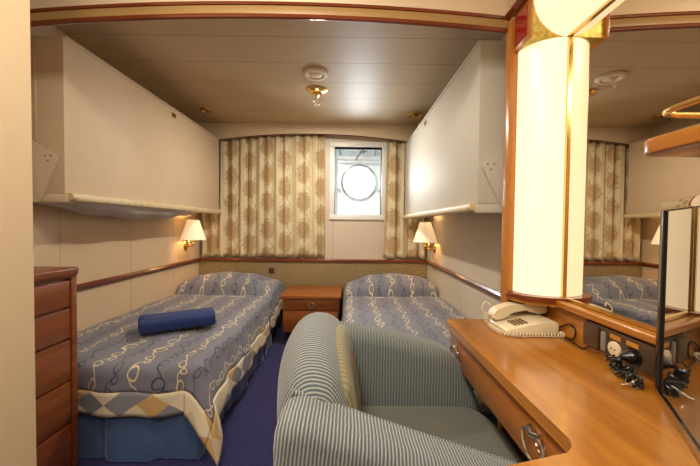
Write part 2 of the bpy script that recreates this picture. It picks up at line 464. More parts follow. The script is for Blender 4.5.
# ------------------------------------------------------------------ window
t = bpy.data.objects.new('window_1', None); COL.objects.link(t); t['kind'] = 'structure'; WM[t.name] = Matrix.Identity(4)
def ring_box(x0, x1, z0, z1, w, y0, y1, bev=.004):
    b = BM()
    box(b, x0-w, x1+w, y0, y1, z1, z1+w, bev); box(b, x0-w, x1+w, y0, y1, z0-w, z0, bev)
    box(b, x0-w, x0, y0, y1, z0, z1, bev); box(b, x1, x1+w, y0, y1, z0, z1, bev); return b
part('window_frame', ring_box(wx0, wx1, wz0, wz1, .056, YF-.018, YF+.002), 'white', t)
YR = YF+.22
b = BM()
box(b, wx0-.012, wx0, YF+.0, YR, wz0, wz1); box(b, wx1, wx1+.012, YF, YR, wz0, wz1)
box(b, wx0, wx1, YF, YR, wz0-.012, wz0); box(b, wx0, wx1, YF, YR, wz1, wz1+.012)
part('recess_lining', b, 'recess', t)
PC = (.120, 1.595); RH = .176
b = BM()   # back plate with round hole
N = 64; ring1 = []; ring2 = []
def sqp(a):
    dx, dz = math.cos(a), math.sin(a)
    sx = (wx1-PC[0]) if dx > 0 else (PC[0]-wx0); sz = (wz1-PC[1]) if dz > 0 else (PC[1]-wz0)
    k = min(sx/abs(dx) if abs(dx) > 1e-6 else 9, sz/abs(dz) if abs(dz) > 1e-6 else 9)
    return PC[0]+dx*k, PC[1]+dz*k
angs = sorted([2*PI*k/N for k in range(N)]+[math.atan2(z-PC[1], x-PC[0]) % (2*PI) for x in (wx0, wx1) for z in (wz0, wz1)])
for y in (YR, YR+.012):
    ring1.append([(PC[0]+RH*math.cos(a), y, PC[1]+RH*math.sin(a)) for a in angs]); ring2.append([(sqp(a)[0], y, sqp(a)[1]) for a in angs])
loft(b, [ring1[0], ring2[0], ring2[1], ring1[1], ring1[0]], cap=False)
part('recess_back', b, 'recess', t)
part('porthole_ring', L_([(RH, .0), (RH+.003, -.022), (RH+.014, -.028), (RH+.032, -.022), (RH+.038, 0), (RH, 0)], (PC[0], YR, PC[1]), 'y', 48, cap=False), 'steel', t)
part('pane', L_([(RH+.003, 0), (RH+.003, .004)], (PC[0], YR+.004, PC[1]), 'y', 48), 'glass', t)
for dx in (-1, 1):
    b = BM(); x = PC[0]+dx*.228; box(b, x-.016, x+.016, YR-.05, YR-.0, 1.50, 1.525, .004); lathe(b, [(.010, 0), (.010, .03)], (x, YR-.062, 1.50), 'z', 10)
    part('clamp', b, 'steel', t)
b = BM(); tube(b, [(-.125, YR-.09, 1.842), (.34, YR-.09, 1.836)], .008, 8); tube(b, [(-.06, YR-.09, 1.841), (.06, YR-.09, 1.84)], .013, 8); tube(b, [(.16, YR-.09, 1.839), (.27, YR-.09, 1.838)], .013, 8)
part('bar', b, 'canvas', t)
b = BM(); tube(b, [(.075, YR-.10, 1.83), (.105, YR-.11, 1.88), (.15, YR-.11, 1.935)], .011, 8); tube(b, [(.12, YR-.12, 1.925), (.20, YR-.12, 1.93)], .009, 8); tube(b, [(.16, YR-.12, 1.949), (.165, YR-.12, 1.90)], .007, 8)
part('handle', b, 'grey', t)
for x in (-.10, .29):
    part('hook', T_(spline([(x, YR-.1, wz1), (x, YR-.1, 1.925), (x+.012, YR-.1, 1.91), (x, YR-.1, 1.895), (x-.010, YR-.1, 1.91)], 5), .004, 6), 'grey', t)

# ------------------------------------------------------------------ curtains
def curtain(x0, x1, spread, z0, label, seed):
    rnd = random.Random(seed); b = BM(); uvl = b.loops.layers.uv.new('UVMap')
    n = int((x1-x0)/.0045); m = 26
    ph = [rnd.uniform(0, 6) for _ in range(4)]
    grid = []; us = []; arc = 0; py_ = None
    for i in range(n+1):
        u = i/n; x = x0+(x1-x0)*u; col = []
        for j in range(m+1):
            v = j/m
            ztop = zp(x)+.015
            z = z0+(ztop-z0)*v
            k = 1.0+.25*(1-v)
            xx = x+.006*math.sin(x*31+v*2+ph[0])*(1-v)+spread*(u-.5)*(1-v)**1.5
            y = 3.412+k*(.018*math.sin(x*2*PI/.098+ph[1]+.9*math.sin(x*9+ph[2]))+.005*math.sin(x*2*PI/.043+ph[3]+v*1.2))
            zz = z+(.006*math.sin(x*40+ph[2]) if j == 0 else 0)
            col.append(b.verts.new((xx, y, zz)))
        grid.append(col); yb_ = 1.25*(.018*math.sin(x*2*PI/.098+ph[1]+.9*math.sin(x*9+ph[2])))
        arc += math.hypot((x1-x0)/n, 0 if py_ is None else yb_-py_); py_ = yb_; us.append(arc)
    for i in range(n):
        for j in range(m):
            f = b.faces.new((grid[i][j], grid[i+1][j], grid[i+1][j+1], grid[i][j+1]))
            for lp, (a, c) in zip(f.loops, ((i, j), (i+1, j), (i+1, j+1), (i, j+1))):
                lp[uvl].uv = (us[a], c/m*1.32)
    o = single('curtain', b, 'curtain', label, 'curtain')
    md = o.modifiers.new('thickness', 'SOLIDIFY'); md.thickness = .002
    return o
curtain(-1.555, -.262, .02, .748, 'wide cream and gold patterned curtain left of the porthole window', 3)
curtain(.405, .835, .05, .748, 'narrow cream and gold patterned curtain right of the porthole window', 5)

# ------------------------------------------------------------------ headboard panel
t = thing('headboard', 'long olive woven headboard panel across far wall with wooden top rail', 'headboard', (-.37, 3.42, .12))
part('panel', B(XL+.002, XR-.002, 3.400, 3.453, .05, .700, bev=.006), 'weave', t)
part('top_rail', B(XL+.002, XR-.002, 3.385, 3.453, .700, .728, bev=.007), 'mahog', t)
single('switch_plate', B(-.855, -.795, 3.392, 3.401, .575, .632, bev=.003), 'brown', 'small dark square switch plate on headboard beside left pillow', 'switch')

# ------------------------------------------------------------------ upper bunks (folded)
def bunk(side, xf, y0, y1, z0, z1, mat, label):
    """side -1 = on the left wall, +1 right wall; xf front face x"""
    xw = XL if side < 0 else XR
    t = thing('folding_bunk', label, 'bunk bed', ((xf+xw)/2, (y0+y1)/2, z0), 0, 'upper bunks folded against the walls')
    s = -side      # direction from wall into room
    xa, xb = sorted((xf, xw+s*.004))
    part('body', B(xa, xb, y0, y1, z0+.03, z1, bev=.006), mat, t)
    # thin raised rim along the top of the front
    xa, xb = sorted((xf+s*.006, xf-s*.01)); part('top_edge', B(xa, xb, y0+.006, y1-.004, z1-.012, z1+.004, bev=.003), mat, t)
    # rolled vinyl lip at the bottom, with rolled near end
    pr = fillet([(xf+s*.030, z0-.006), (xf+s*.030, z0+.036), (xf-s*.02, z0+.036), (xf-s*.02, z0-.006)], .018, 4)
    b = BM(); prism(b, pr, 'y', y0+.03, y1); part('lip', b, 'vinyl', t, 'rolled cream vinyl lip')
    th = [PI*1.35*k/12 for k in range(13)]
    # end bracket: plate with slanted rounded edge
    if side < 0: pl = [(XL+.01, z0-.012), (-1.475, z0-.012), (-1.385, 1.41), (-1.52, 1.492), (XL+.01, 1.492)]
    else: pl = [(XR-.01, z0-.012), (.715, z0-.006), (.604, 1.385), (.735, 1.475), (XR-.01, 1.475)]
    b = BM(); prism(b, fillet(pl, [0, .01, .03, .01, 0], 5), 'y', y0-.016, y0-.002, bev=.002, seg=2); br = part('bracket', b, 'bracket' if side < 0 else mat, t)  # right bracket shares the bunk colour with the daylight tone in it
    cx = pl[2][0]+(-.048 if side < 0 else .045)
    for dx, dz in ((-.014, .012), (.014, .012), (0, -.012)):
        part('screw', L_([(.0042, 0), (.0036, -.003)], (cx+dx, y0-.016, (1.405 if side < 0 else 1.375)+dz), 'y', 10), 'grey', br)
    # flat lower tray of the bracket
    xa, xb = sorted((xf+s*.005, xw+s*.01)); part('bracket_foot', B(xa, xb, y0-.002, y0+.05, z0-.012, z0+.03, bev=.006), 'bracket' if side < 0 else mat, t)
    xa, xb = sorted((xf+s*.032, xf-s*.002)); b = BM(); lathe(b, [(.004, -.003), (.018, 0), (.019, .03), (.016, .034)], ((xa+xb)/2, y0+.012, z0+.017), 'y', 16)
    part('lip_end_cap', b, 'vinyl', t)
    # vertical slot strip between casing and wall
    xs = XL+.11 if side < 0 else XR-.115
    part('guide_strip', B(xs-.005, xs+.005, y0-.008, y0+.001, 1.49, z1-.02, bev=.002), 'vinyl' if side < 0 else 'grey', t)
    # latch
    yl = 2.48; xa, xb = sorted((xf, xf+s*.004))
    lt = part('latch', B(xa, xb, yl-.030, yl+.030, z1-.068, z1-.034, bev=.0015), 'brass', t)
    xa, xb = sorted((xf+s*.003, xf+s*.006)); part('slot', B(xa, xb, yl-.014, yl+.014, z1-.058, z1-.046), 'dbrass', lt)
    return t
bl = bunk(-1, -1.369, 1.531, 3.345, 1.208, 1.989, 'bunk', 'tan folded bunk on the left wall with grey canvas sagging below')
brr = bunk(1, .5975, 1.46, 3.345, 1.175, 1.955, 'bunk_daylit', 'whitish folded bunk on the right wall beside the wooden post')
# canvas sagging below the left bunk
b = BM(); rings = []
for k in range(31):
    u = k/30; y = 1.545+(2.95-1.545)*u; sag = .075*math.sin(PI*min(1, u*1.02))**.7+.004
    g = []
    for q in range(11):
        a = q/10; x = -1.595+.235*a
        z = 1.205-sag*math.sin(PI*a)**.6*(1+.12*math.sin(y*17+a*5))
        g.append((x, y, z))
    g += [(-1.36, y, 1.214), (-1.595, y, 1.214)]
    rings.append(g)
loft(b, rings); part('mattress_sling', b, 'canvas', bl, 'grey canvas sling sagging out below')
# ------------------------------------------------------------------ wall lamps
def wall_lamp(x, y, side, label):
    s = -side; xw = XL if side < 0 else XR
    t = thing('wall_lamp', label, 'wall lamp', (xw, y, .87), 0, 'bedside wall lamps')
    b = BM(); lathe(b, [(.004, s*.018), (.022, s*.016), (.032, s*.009), (.038, s*.004), (.040, 0)], (xw+s*.0015, y+.09, .885), 'x', 24)
    for v in b.verts: v.co.z = .885+(v.co.z-.885)*1.4
    part('wall_plate', b, 'brass', t)
    xs = x
    b = BM(); tube(b, spline([(xw+s*.015, y+.09, .880), (xw+s*.05, y+.06, .872), (xs-s*.02, y, .885), (xs, y, .92), (xs, y, .965)], 6), .0055, 8)
    part('arm', b, 'brass', t)
    part('socket', L_([(.006, -.045), (.014, -.035), (.009, -.02), (.016, 0), (.013, .03)], (xs, y, .945), 'z', 16), 'brass', t)
    part('finial', L_([(.002, -.045), (.010, -.034), (.006, -.02), (.012, -.008), (.005, 0)], (xs-s*.028, y-.03, .935), 'z', 12), 'brass', t)
    b = BM(); r0, r1 = .113, .052; H0, H1 = .945, 1.135
    prof = [(r0, H0), (r0-.002, H0), (r1-.002, H1), (r1, H1), (r0, H0)]
    rings = []
    for r, z in prof: rings.append([(xs+r*math.cos(2*PI*k/40), y+r*math.sin(2*PI*k/40), z) for k in range(40)])
    loft(b, rings, cap=False)
    part('lamp_shade', b, 'shade', t)
    part('bulb', L_([(.010, 0), (.020, .02), (.022, .04), (.012, .06), (.002, .066)], (xs, y, .985), 'z', 14), 'bulb', t)
    ld = bpy.data.lights.new('wall_lamp_glow', 'POINT'); ld.energy = 2.0; ld.color = (1, .66, .32); ld.shadow_soft_size = .03
    lo = bpy.data.objects.new('wall_lamp_glow', ld); COL.objects.link(lo); lo.parent = t; lo.location = (xs-xw, 0, 1.10-.87)
wall_lamp(-1.490, 3.035, -1, 'lit brass wall lamp with cream shade over the left bed')
wall_lamp(.740, 3.02, 1, 'lit brass wall lamp with cream shade over the right bed')

# ------------------------------------------------------------------ ceiling fittings
t = thing('ceiling_vent', 'round cream air vent in the middle of the satin ceiling', 'vent', (-.238, 2.235, ZC))
part('rim', L_([(.088, 0), (.090, -.008), (.078, -.020), (.060, -.022), (.050, -.012), (.050, 0)], (-.238, 2.235, ZC-.0005), 'z', 40), 'cream', t)
part('valve_disc', L_([(.044, -.008), (.046, -.016), (.03, -.024), (.004, -.026)], (-.238, 2.235, ZC), 'z', 32), 'cream', t)
t = thing('sprinkler', 'brass fire sprinkler hanging from ceiling in front of the vent', 'sprinkler', (-.258, 2.515, ZC))
part('escutcheon', L_([(.084, 0), (.084, -.006), (.060, -.020), (.035, -.024), (.030, -.010), (.01, -.010)], (-.258, 2.515, ZC-.0005), 'z', 36), 'brass', t)
part('stem', T_([(-.258, 2.515, ZC), (-.258, 2.515, 2.10)], .012, 10), 'brass', t)
b = BM()
for s in (-1, 1): tube(b, spline([(-.258+s*.010, 2.515, 2.10), (-.258+s*.026, 2.515, 2.08), (-.258+s*.020, 2.515, 2.06), (-.258, 2.515, 2.048)], 4), .005, 6)
lathe(b, [(.024, 0), (.025, -.003), (.004, -.006)], (-.258, 2.515, 2.048), 'z', 12)
part('deflector', b, 'steel', t, 'grey metal deflector')
def downlight(x, y, r, mat, label):
    t = thing('downlight', label, 'ceiling light', (x, y, ZC), 0, 'small recessed fittings at the ceiling edge')
    part('rim', L_([(r, 0), (r, -.005), (r*.8, -.012), (r*.66, -.012), (r*.6, -.003), (r*.1, -.002)], (x, y, ZC-.0005), 'z', 32), mat, t)
    b = BM(); lathe(b, [(r*.42, 0), (r*.42, -.010), (r*.28, -.020), (.003, -.022)], (x, y, ZC-.002), 'z', 20); part('eyeball', b, 'dbrass' if mat == 'brass' else 'black', t)
downlight(-1.335, 2.98, .065, 'brass', 'round brass downlight on ceiling near the left bunk')
downlight(.628, 3.03, .08, 'brass', 'round brass downlight on ceiling near the right bunk')
t = None

# ------------------------------------------------------------------ chest of drawers (left)
def pull(parent, x, y, z, d, size, axis='x', dirn=1):
    """heart shaped chrome ring pull; axis = normal axis of the front"""
    def P3(a, h, o):   # a along face, h up, o outwards
        return (x+dirn*o, y+a, z+h) if axis == 'x' else (x+a, y+dirn*o, z+h)
    b = BM(); pts = []
    for k in range(20):
        th = 2*PI*k/20
        a = size*.66*math.sin(th)*(1+.25*math.cos(th)); h = -size*.42+size*.55*math.cos(th)*(1.0 if math.cos(th) < 0 else .75)
        pts.append(P3(a, h, .010+.006*(1-math.cos(th))*.5))
    tube(b, pts, size*.075, 6, closed=True)
    tube(b, [P3(-size*.36, .002, .006), P3(0, -.004, .016), P3(size*.36, .002, .006)], size*.12, 8)
    h = part('drawer_handle', b, 'chrome', parent, 'chrome ring pull')
    b = BM(); tube(b, [P3(0, -.002, 0), P3(0, -.002, .014)], size*.10, 8); part('stud', b, 'chrome', h)
cx1 = -1.185; cy0, cy1, cz = .945, 1.385, .905
t = thing('chest_of_drawers', 'dark cherry chest of drawers against left wall at foot of bed', 'chest of drawers', (-1.39, 1.16, 0))
part('body', B(XL+.004, cx1-.018, cy0, cy1-.008, .0, cz-.035, bev=.002), 'chest', t)
b = BM(); prism(b, fillet([(XL+.003, cy0), (cx1+.012, cy0), (cx1+.012, cy1), (XL+.003, cy1)], [0, 0, .02, 0], 4), 'z', cz-.030, cz, bev=.006, seg=3); part('top', b, 'chest', t)
part('moulding', B(XL+.003, cx1+.002, cy0, cy1-.006, cz-.042, cz-.028, bev=.003), 'chest', t)
part('corner_post', B(cx1-.020, cx1, cy1-.034, cy1-.006, 0, cz-.040, bev=.004), 'chest', t)
zz = [.030, .235, .42, .60, .735, .855]
for k in range(5): part('drawer', B(cx1-.022, cx1-.004, cy0+.01, cy1-.038, zz[k]+.004, zz[k+1]-.004, bev=.003), 'chest', t)

# ------------------------------------------------------------------ nightstand
nx0, nx1, ny0, ny1, nz = -.612, -.060, 2.85, 3.380, .452
t = thing('nightstand', 'reddish cherry nightstand with two drawers between the two beds', 'nightstand', (-.346, 3.1, 0))
part('body', B(nx0+.02, nx1-.02, ny0+.02, ny1, .11, nz-.03, bev=.002), 'red', t)
part('plinth', B(nx0+.06, nx1-.06, ny0+.09, ny1, 0, .11), 'brown', t)
b = BM(); prism(b, fillet([(nx0, ny0-.008), (nx1, ny0-.008), (nx1, ny1), (nx0, ny1)], [.02, .02, 0, 0], 4), 'z', nz-.030, nz, bev=.008, seg=3); part('top', b, 'red', t)
for (z0, z1) in ((.318, .415), (.118, .310)):
    dr = part('drawer', B(nx0+.028, nx1-.028, ny0+.002, ny0+.021, z0, z1, bev=.003), 'red', t)
    pull(dr, (nx0+nx1)/2+.012, ny0+.002, z1-.030, 0, .042, 'y', -1)

# ------------------------------------------------------------------ beds
ZT = .445
def bed(side, xw, xe, y0, y1, label, splabel):
    """xw: wall side, xe: aisle edge"""
    s = 1 if xe > xw else -1
    t = thing('single_bed', label, 'bed', ((xw+xe)/2, (y0+y1)/2, 0), 0, 'single beds on either side of the cabin')
    a, c = sorted((xw+s*.006, xe-s*.02))
    part('base', B(a, c, y0+.03, y1-.004, .03, .22, bev=.01), 'brown', t)
    a, c = sorted((xw+s*.006, xe-s*.008)); part('mattress', B(a, c, y0+.012, y1-.006, .22, ZT-.012, bev=.03, seg=4), 'mattress', t)
    # pillow lying under the spread
    # satin skirt: wavy sheet along foot and aisle side, with box pleats
    def skirt(pts, n, nr):
        b = BM(); rings = []
        L = sum((Vector(q)-Vector(p)).length for p, q in zip(pts, pts[1:])); 
        P0, P1 = Vector(pts[0]), Vector(pts[1]); d = (P1-P0); ln = d.length; d.normalize(); nn = Vector(nr)
        for k in range(n+1):
            u = ln*k/n; w = .0
            for pc in (.25, .52, .80):
                du = (u-ln*pc)/.02; w += -.016*math.exp(-du*du)
            p = P0+d*u
            def at(z, amp): return p+nn*(.004+w+amp*(.006*math.sin(u*13)+.002*math.sin(u*37+1)))
            col = []
            for z, am in ((.27, .3), (.20, .8), (.12, 1.2), (.05, 1.6), (.006, 2.0)):
                q = at(z, am); col.append((q.x, q.y, z))
            back = [(q[0]-nn.x*.003, q[1]-nn.y*.003, q[2]) for q in col[::-1]]
            rings.append(col+back)
        loft(b, rings); return b
    xk = xe+s*.004; yk = y0+.008
    part('bed_skirt', skirt([(xw+s*.01, yk), (xk, yk)], 120, (0, -1)), 'satin', t)
    part('bed_skirt', skirt([(xk, yk), (xk, y1-.55)], 200, (s, 0)), 'satin', t)
    # ---- bedspread
    Wd = abs(xe-xw)-.008; Ld = y1-.012-y0
    ds_max = .265; df_max = .200; rr = .045
    def ztop(x_, y_):      # x_ from wall side 0..Wd, y_ distance from the foot
        z = ZT+.006*math.sin(x_*7+y_*5)*math.sin(y_*9)+.004*math.sin(x_*23+y_*3)
        yy = (y_-(Ld-.46))/.46
        if yy > 0:
            fx = max(0, 1-abs((x_-Wd*.46)/(Wd*.55))**2.6)
            prof = (min(1, yy/.30))**.42 if yy < .30 else 1-.25*((yy-.30)/.70)**2
            z += .172*prof*fx**.75
        # shallow furrow in front of the pillow
        g = (y_-(Ld-.475))/.03; z -= .008*math.exp(-g*g)
        return z
    def over(d):           # rounding over an edge: returns (outwards, down)
        if d <= 0: return 0, 0
        a = rr*PI/2
        if d < a: th = d/rr; return rr*math.sin(th), rr*(1-math.cos(th))
        return rr+(d-a)*.06, rr+(d-a)*.998
    def pos(sx, ty):
        x_ = sx; y_ = ty
        dx = max(0, sx-(Wd-rr)); dy = max(0, -(ty-rr))
        bx = min(sx, Wd-rr); by = max(ty, rr)
        z = ztop(bx, by)
        if dx > 0 and dy > 0:
            rho = math.hypot(dx, dy); th = math.atan2(dy, dx)
            o, dn = over(rho); fold = 1+.22*math.sin(4*th)*min(1, rho/.2)
            ox, oy = o*math.cos(th)*fold, o*math.sin(th)*fold
            dn *= 1+.16*math.sin(2*th)*min(1, rho/.25)
            ox += .055*min(1, rho/.27)*math.cos(th)
            if rho > .1: k = (rho-.1)*.30; ox += k*math.cos(th)*math.sin(2*th); oy += k*math.sin(th)*math.sin(2*th)
        elif dx > 0: ox, dn = over(dx); oy = 0; ox += .055*max(0, 1-ty/1.5)*min(1, dx/.27)+.010*math.sin(ty*13)*min(1, dx/.2)+.006*math.sin(ty*31+1)*min(1, dx/.2)
        elif dy > 0: oy, dn = over(dy); ox = 0; oy += .010*math.sin(sx*11+1)*min(1, dy/.2)+.005*math.sin(sx*27)*min(1, dy/.2)
        else: ox = oy = dn = 0
        return Vector((xw+s*(.008+bx+ox), y0+by-oy, max(.006, z-dn)))
    # grid with rows up to the hem, border uses the last part
    BWid = .105
    smax = Wd-rr+rr+ds_max; tmin = -df_max
    ns, nt = 84, 130
    def mk(s0, s1, t0, t1, na, nb, uvf, lift=0):
        b = BM(); uvl = b.loops.layers.uv.new('UVMap'); g = []
        for i in range(na+1):
            g.append([b.verts.new(pos(s0+(s1-s0)*i/na, t0+(t1-t0)*j/nb)) for j in range(nb+1)])
        for i in range(na):
            for j in range(nb):
                f = b.faces.new((g[i][j], g[i+1][j], g[i+1][j+1], g[i][j+1]))
                for lp, (a_, c_) in zip(f.loops, ((i, j), (i+1, j), (i+1, j+1), (i, j+1))):
                    lp[uvl].uv = uvf(s0+(s1-s0)*a_/na, t0+(t1-t0)*c_/nb)
        return b
    yend = Ld
    b = mk(0, smax-BWid, tmin+BWid, yend, ns, nt, lambda a, c: (a*1.0, c))
    sp = single('bedspread', b, 'spread', splabel, 'bedspread', 'patterned bedspreads on the two beds')
    md = sp.modifiers.new('thickness', 'SOLIDIFY'); md.thickness = .006; md.offset = -1
    b1 = mk(0, smax-BWid, tmin, tmin+BWid, 60, 6, lambda a, c: (a, (c-tmin)/BWid))
    b2 = mk(smax-BWid, smax, tmin+BWid, yend, 6, 130, lambda a, c: (c+.03, (smax-a)/BWid))
    # corner square split into the two strips
    b3 = mk(smax-BWid, smax, tmin, tmin+BWid, 6, 6, lambda a, c: (a, (c-tmin)/BWid))
    for bb in (b1, b2, b3):
        o = part('border', bb, 'border', sp, 'patchwork border of cream tan and grey diamonds')
        md = o.modifiers.new('thickness', 'SOLIDIFY'); md.thickness = .005; md.offset = -1
    return t
bed(-1, XL, -.690, 1.425, 3.395, 'left single bed with blue satin skirt', 'grey blue bedspread with curly vines on the left bed under the towel')
bed(1, XR, -.025, 1.455, 3.395, 'right single bed behind the armchair', 'lavender grey bedspread with curly vines on the right bed behind armchair')

# ------------------------------------------------------------------ towel
t = thing('folded_towel', 'folded royal blue towel lying on the left bed', 'towel', (-1.045, 1.945, ZT+.012), math.radians(30))
def towel_lobe(cy, z0, w, h, ln, off):
    pr = [(cy+w/2*math.copysign(abs(math.cos(a))**.6, math.cos(a)), z0+h/2+h/2*math.copysign(abs(math.sin(a))**.7, math.sin(a))) for a in [2*PI*k/28 for k in range(28)]]
    b = BM(); soft_prism(b, pr, 'x', -ln/2+off, ln/2+off, .012, 4)
    m = WM['folded_towel']; bmesh.ops.transform(b, matrix=m, verts=b.verts); return b
z_ = .004
part('fold', towel_lobe(-.046, z_, .108, .076, .40, 0), 'towel', t)
part('fold', towel_lobe(.048, z_, .104, .080, .415, -.004), 'towel', t)
part('fold', towel_lobe(.004, z_+.050, .15, .032, .385, .010), 'towel', t)

# ------------------------------------------------------------------ armchair
t = thing('armchair', 'blue grey pinstriped armchair facing the desk', 'armchair', (.15, .95, 0))
# backrest
b = BM(); rings = []
Y0, Y1, YC = .695, 1.235, .955
NY = 34
def back_ring(y, inset):
    v = (y-YC)/((Y1-Y0)/2); v = max(-1, min(1, v))
    bow = -.045*(1-v*v); zt_ = .715+.100*(1-abs(v)**2.6)
    xo, xi = -.145+bow, -.006+bow*.6
    pr = [(xo+.015, .09), (xi+.06, .09), (xi+.055, .40), (xi+.045, .52), (xi+.028, zt_-.10), (xi-.018, zt_-.005), (xo+.045, zt_), (xo-.004, zt_-.09), (xo, .45)]
    pr = fillet(pr, [.01, .01, .08, .06, .06, .065, .065, .06, .1], 5)
    pr = offset(pr, -inset); return [(p[0], y, p[1]) for p in pr]
r = .055
ys = [(Y0+r-r*math.cos(PI/2*k/6), r*(1-math.sin(PI/2*k/6))) for k in range(7)]
ys += [(Y0+r+(Y1-Y0-2*r)*k/20, 0) for k in range(1, 20)]
ys += [(Y1-r+r*math.cos(PI/2*k/6), r*(1-math.sin(PI/2*k/6))) for k in range(6, -1, -1)]
R_ = [back_ring(y, i) for y, i in ys]
def shrink(g, f):
    c = Vector((sum(p[0] for p in g)/len(g), g[0][1], sum(p[2] for p in g)/len(g)))
    return [tuple(c+(Vector(p)-c)*f) for p in g]
R_ = [shrink(R_[0], f) for f in (.05, .3, .55, .8)]+R_+[shrink(R_[-1], f) for f in (.8, .55, .3, .05)]
us = [0]
for a_, c_ in zip(R_, R_[1:]): m_ = len(a_)*5//9; us.append(us[-1]+(Vector(a_[m_])-Vector(c_[m_])).length)
uvl = b.loops.layers.uv.new('UVMap')
V = [[b.verts.new(p) for p in g] for g in R_]; n_ = len(V[0])
for q in range(len(V)-1):
    for k in range(n_):
        fc = b.faces.new((V[q][k], V[q][(k+1) % n_], V[q+1][(k+1) % n_], V[q+1][k]))
        for lp, u_ in zip(fc.loops, (us[q], us[q], us[q+1], us[q+1])): lp[uvl].uv = (u_, 0)
b.faces.new(V[0][::-1]); b.faces.new(V[-1])
part('backrest', b, 'str_y', t)
# inner back cushion, worn yellowish
b = BM(); rings = []
def cush_ring(y, inset):
    v = (y-YC)/.225; v = max(-1, min(1, v)); bow = -.025*(1-v*v)
    zt_ = .69+.090*(1-abs(v)**2.4); xi = -.006+bow
    pr = fillet([(xi-.03, .40), (xi+.075, .40), (xi+.068, .50), (xi+.045, zt_-.09), (xi+.018, zt_), (xi-.03, zt_-.01)], [.0, .03, .06, .08, .02, .01], 5)
    return [(p[0], y, p[1]) for p in offset(pr, -inset)]
r = .03; A, Z = .74, 1.145
ys = [(A+r-r*math.cos(PI/2*k/5), r*(1-math.sin(PI/2*k/5))) for k in range(6)]+[(A+r+(Z-A-2*r)*k/14, 0) for k in range(1, 14)]+[(Z-r+r*math.cos(PI/2*k/5), r*(1-math.sin(PI/2*k/5))) for k in range(5, -1, -1)]
loft(b, [cush_ring(y, i) for y, i in ys]); part('back_cushion', b, 'chair_cush', t, 'worn yellowish inner back')
# arms
armp = [(-.150, .07), (.47, .07), (.495, .30), (.485, .42), (.425, .535), (.33, .590), (.10, .655), (-.10, .715), (-.150, .66)]
def arm(y0, y1, name_mat, rad, prf):
    b = BM(); pr = fillet(prf, [.10, .09, .07, .072, .10, .09][:len(prf)], 8); soft_prism(b, pr, 'y', y0, y1, rad, 5); return b
near = [(-.150, .07), (.47, .07), (.485, .40), (.435, .543), (.14, .634), (-.150, .735)]
part('armrest', arm(.605, .738, 'str_x', .038, near), 'str_x', t)
far = [(-.10, .07), (.48, .07), (.515, .41), (.41, .625), (.14, .695), (-.10, .728)]
b = arm(1.145, 1.285, 'chair_in', .044, far); part('armrest', b, 'chair_in', t)
# seam band along the upper inner edge of the near arm
top = [(-.125, .7215), (.0, .680), (.12, .639), (.26, .594), (.39, .553), (.445, .520)]
b = BM(); tube(b, [Vector((p[0], .712, p[1]-.004)) for p in spline([(q[0], q[1], 0) for q in top], 5)], .007, 8); part('piping', b, 'str_x', t)
# seat
b = BM()
prism_pts = fillet([(-.02, .725), (.47, .725), (.525, .85), (.525, 1.04), (.47, 1.16), (-.02, 1.16)], [.06, .14, .12, .12, .14, .06], 6)
soft_prism(b, prism_pts, 'z', .295, .442, .040, 6)
part('seat_cushion', b, 'chair_seat', t)
part('seat_base', B(-.08, .49, .68, 1.20, .07, .30, bev=.02), 'str_x', t)
for x in (-.08, .43):
    for y in (.67, 1.20): part('leg', L_([(.018, 0), (.024, .075)], (x, y, 0), 'z', 12), 'brown', t)

# ------------------------------------------------------------------ dressing table
zd = .707
t = thing('dressing_table', 'golden cherry built-in desk with drawers under the mirror', 'desk', (.6, .6, 0))
pts = [(.797, -.25), (.797, 1.268), (.636, 1.268), (.636, 1.325), (.415, 1.325), (.415, .545), (.20, .490), (.20, -.25)]
b = BM(); prism(b, fillet(pts, [0, 0, 0, 0, .022, .030, .06, 0], 4), 'z', zd-.030, zd, bev=.0035, seg=3); part('desk_top', b, 'desk', t)
part('apron', B(.447, .470, .50, 1.300, .545, zd-.031), 'deskf', t)
part('apron', B(.447, .635, 1.285, 1.305, .545, zd-.031), 'deskf', t)
for (y0, y1, ph) in ((.555, 1.298, 1.216),):
    dr = part('drawer', B(.430, .448, y0, y1, .552, zd-.040, bev=.003), 'deskf', t)
    pull(dr, .430, ph, .632, 0, .055, 'x', -1); pull(dr, .430, .690, .640, 0, .060, 'x', -1)
b = BM(); box(b, .24, .79, -.22, .47, .0, zd-.031); part('pedestal', b, 'deskf', t)
part('back_panel', B(.783, .799, -.25, 1.268, zd, .806, bev=0), 'desk', t)
# ledge below the mirror, swelling round the light panel
lp = [(.799, -.25), (.799, 1.268), (.645, 1.268)]
for k in range(1, 11):
    a = PI/2*k/10; lp.append((.799-.158*math.cos(a), 1.268-.125*math.sin(a)))
lp = lp[:-1]+[(.762, 1.140), (.762, -.25)]
b = BM(); prism(b, lp, 'z', .808, .833, bev=.008, seg=4); part('ledge', b, 'desk', t)
lq = [(.799, 1.12), (.799, 1.268), (.640, 1.268)]+[(.799-.166*math.cos(PI/2*k/10), 1.268-.132*math.sin(PI/2*k/10)) for k in range(1, 11)]
b = BM(); prism(b, lq, 'z', .822, .840, bev=.006, seg=4); part('lamp_shelf', b, 'mahog', t, 'dark red curved lip under the light panel')

# mirror
t = thing('wall_mirror', 'large wall mirror in thin brass strip above the desk', 'mirror', (XM, .4, .84))
part('glass', B(XM, XM+.010, -.9, 1.150, .842, 2.29), 'mirror', t, smooth=False)
part('edging', B(XM-.006, XM+.002, -.25, 1.15, .834, .843), 'brass', t)
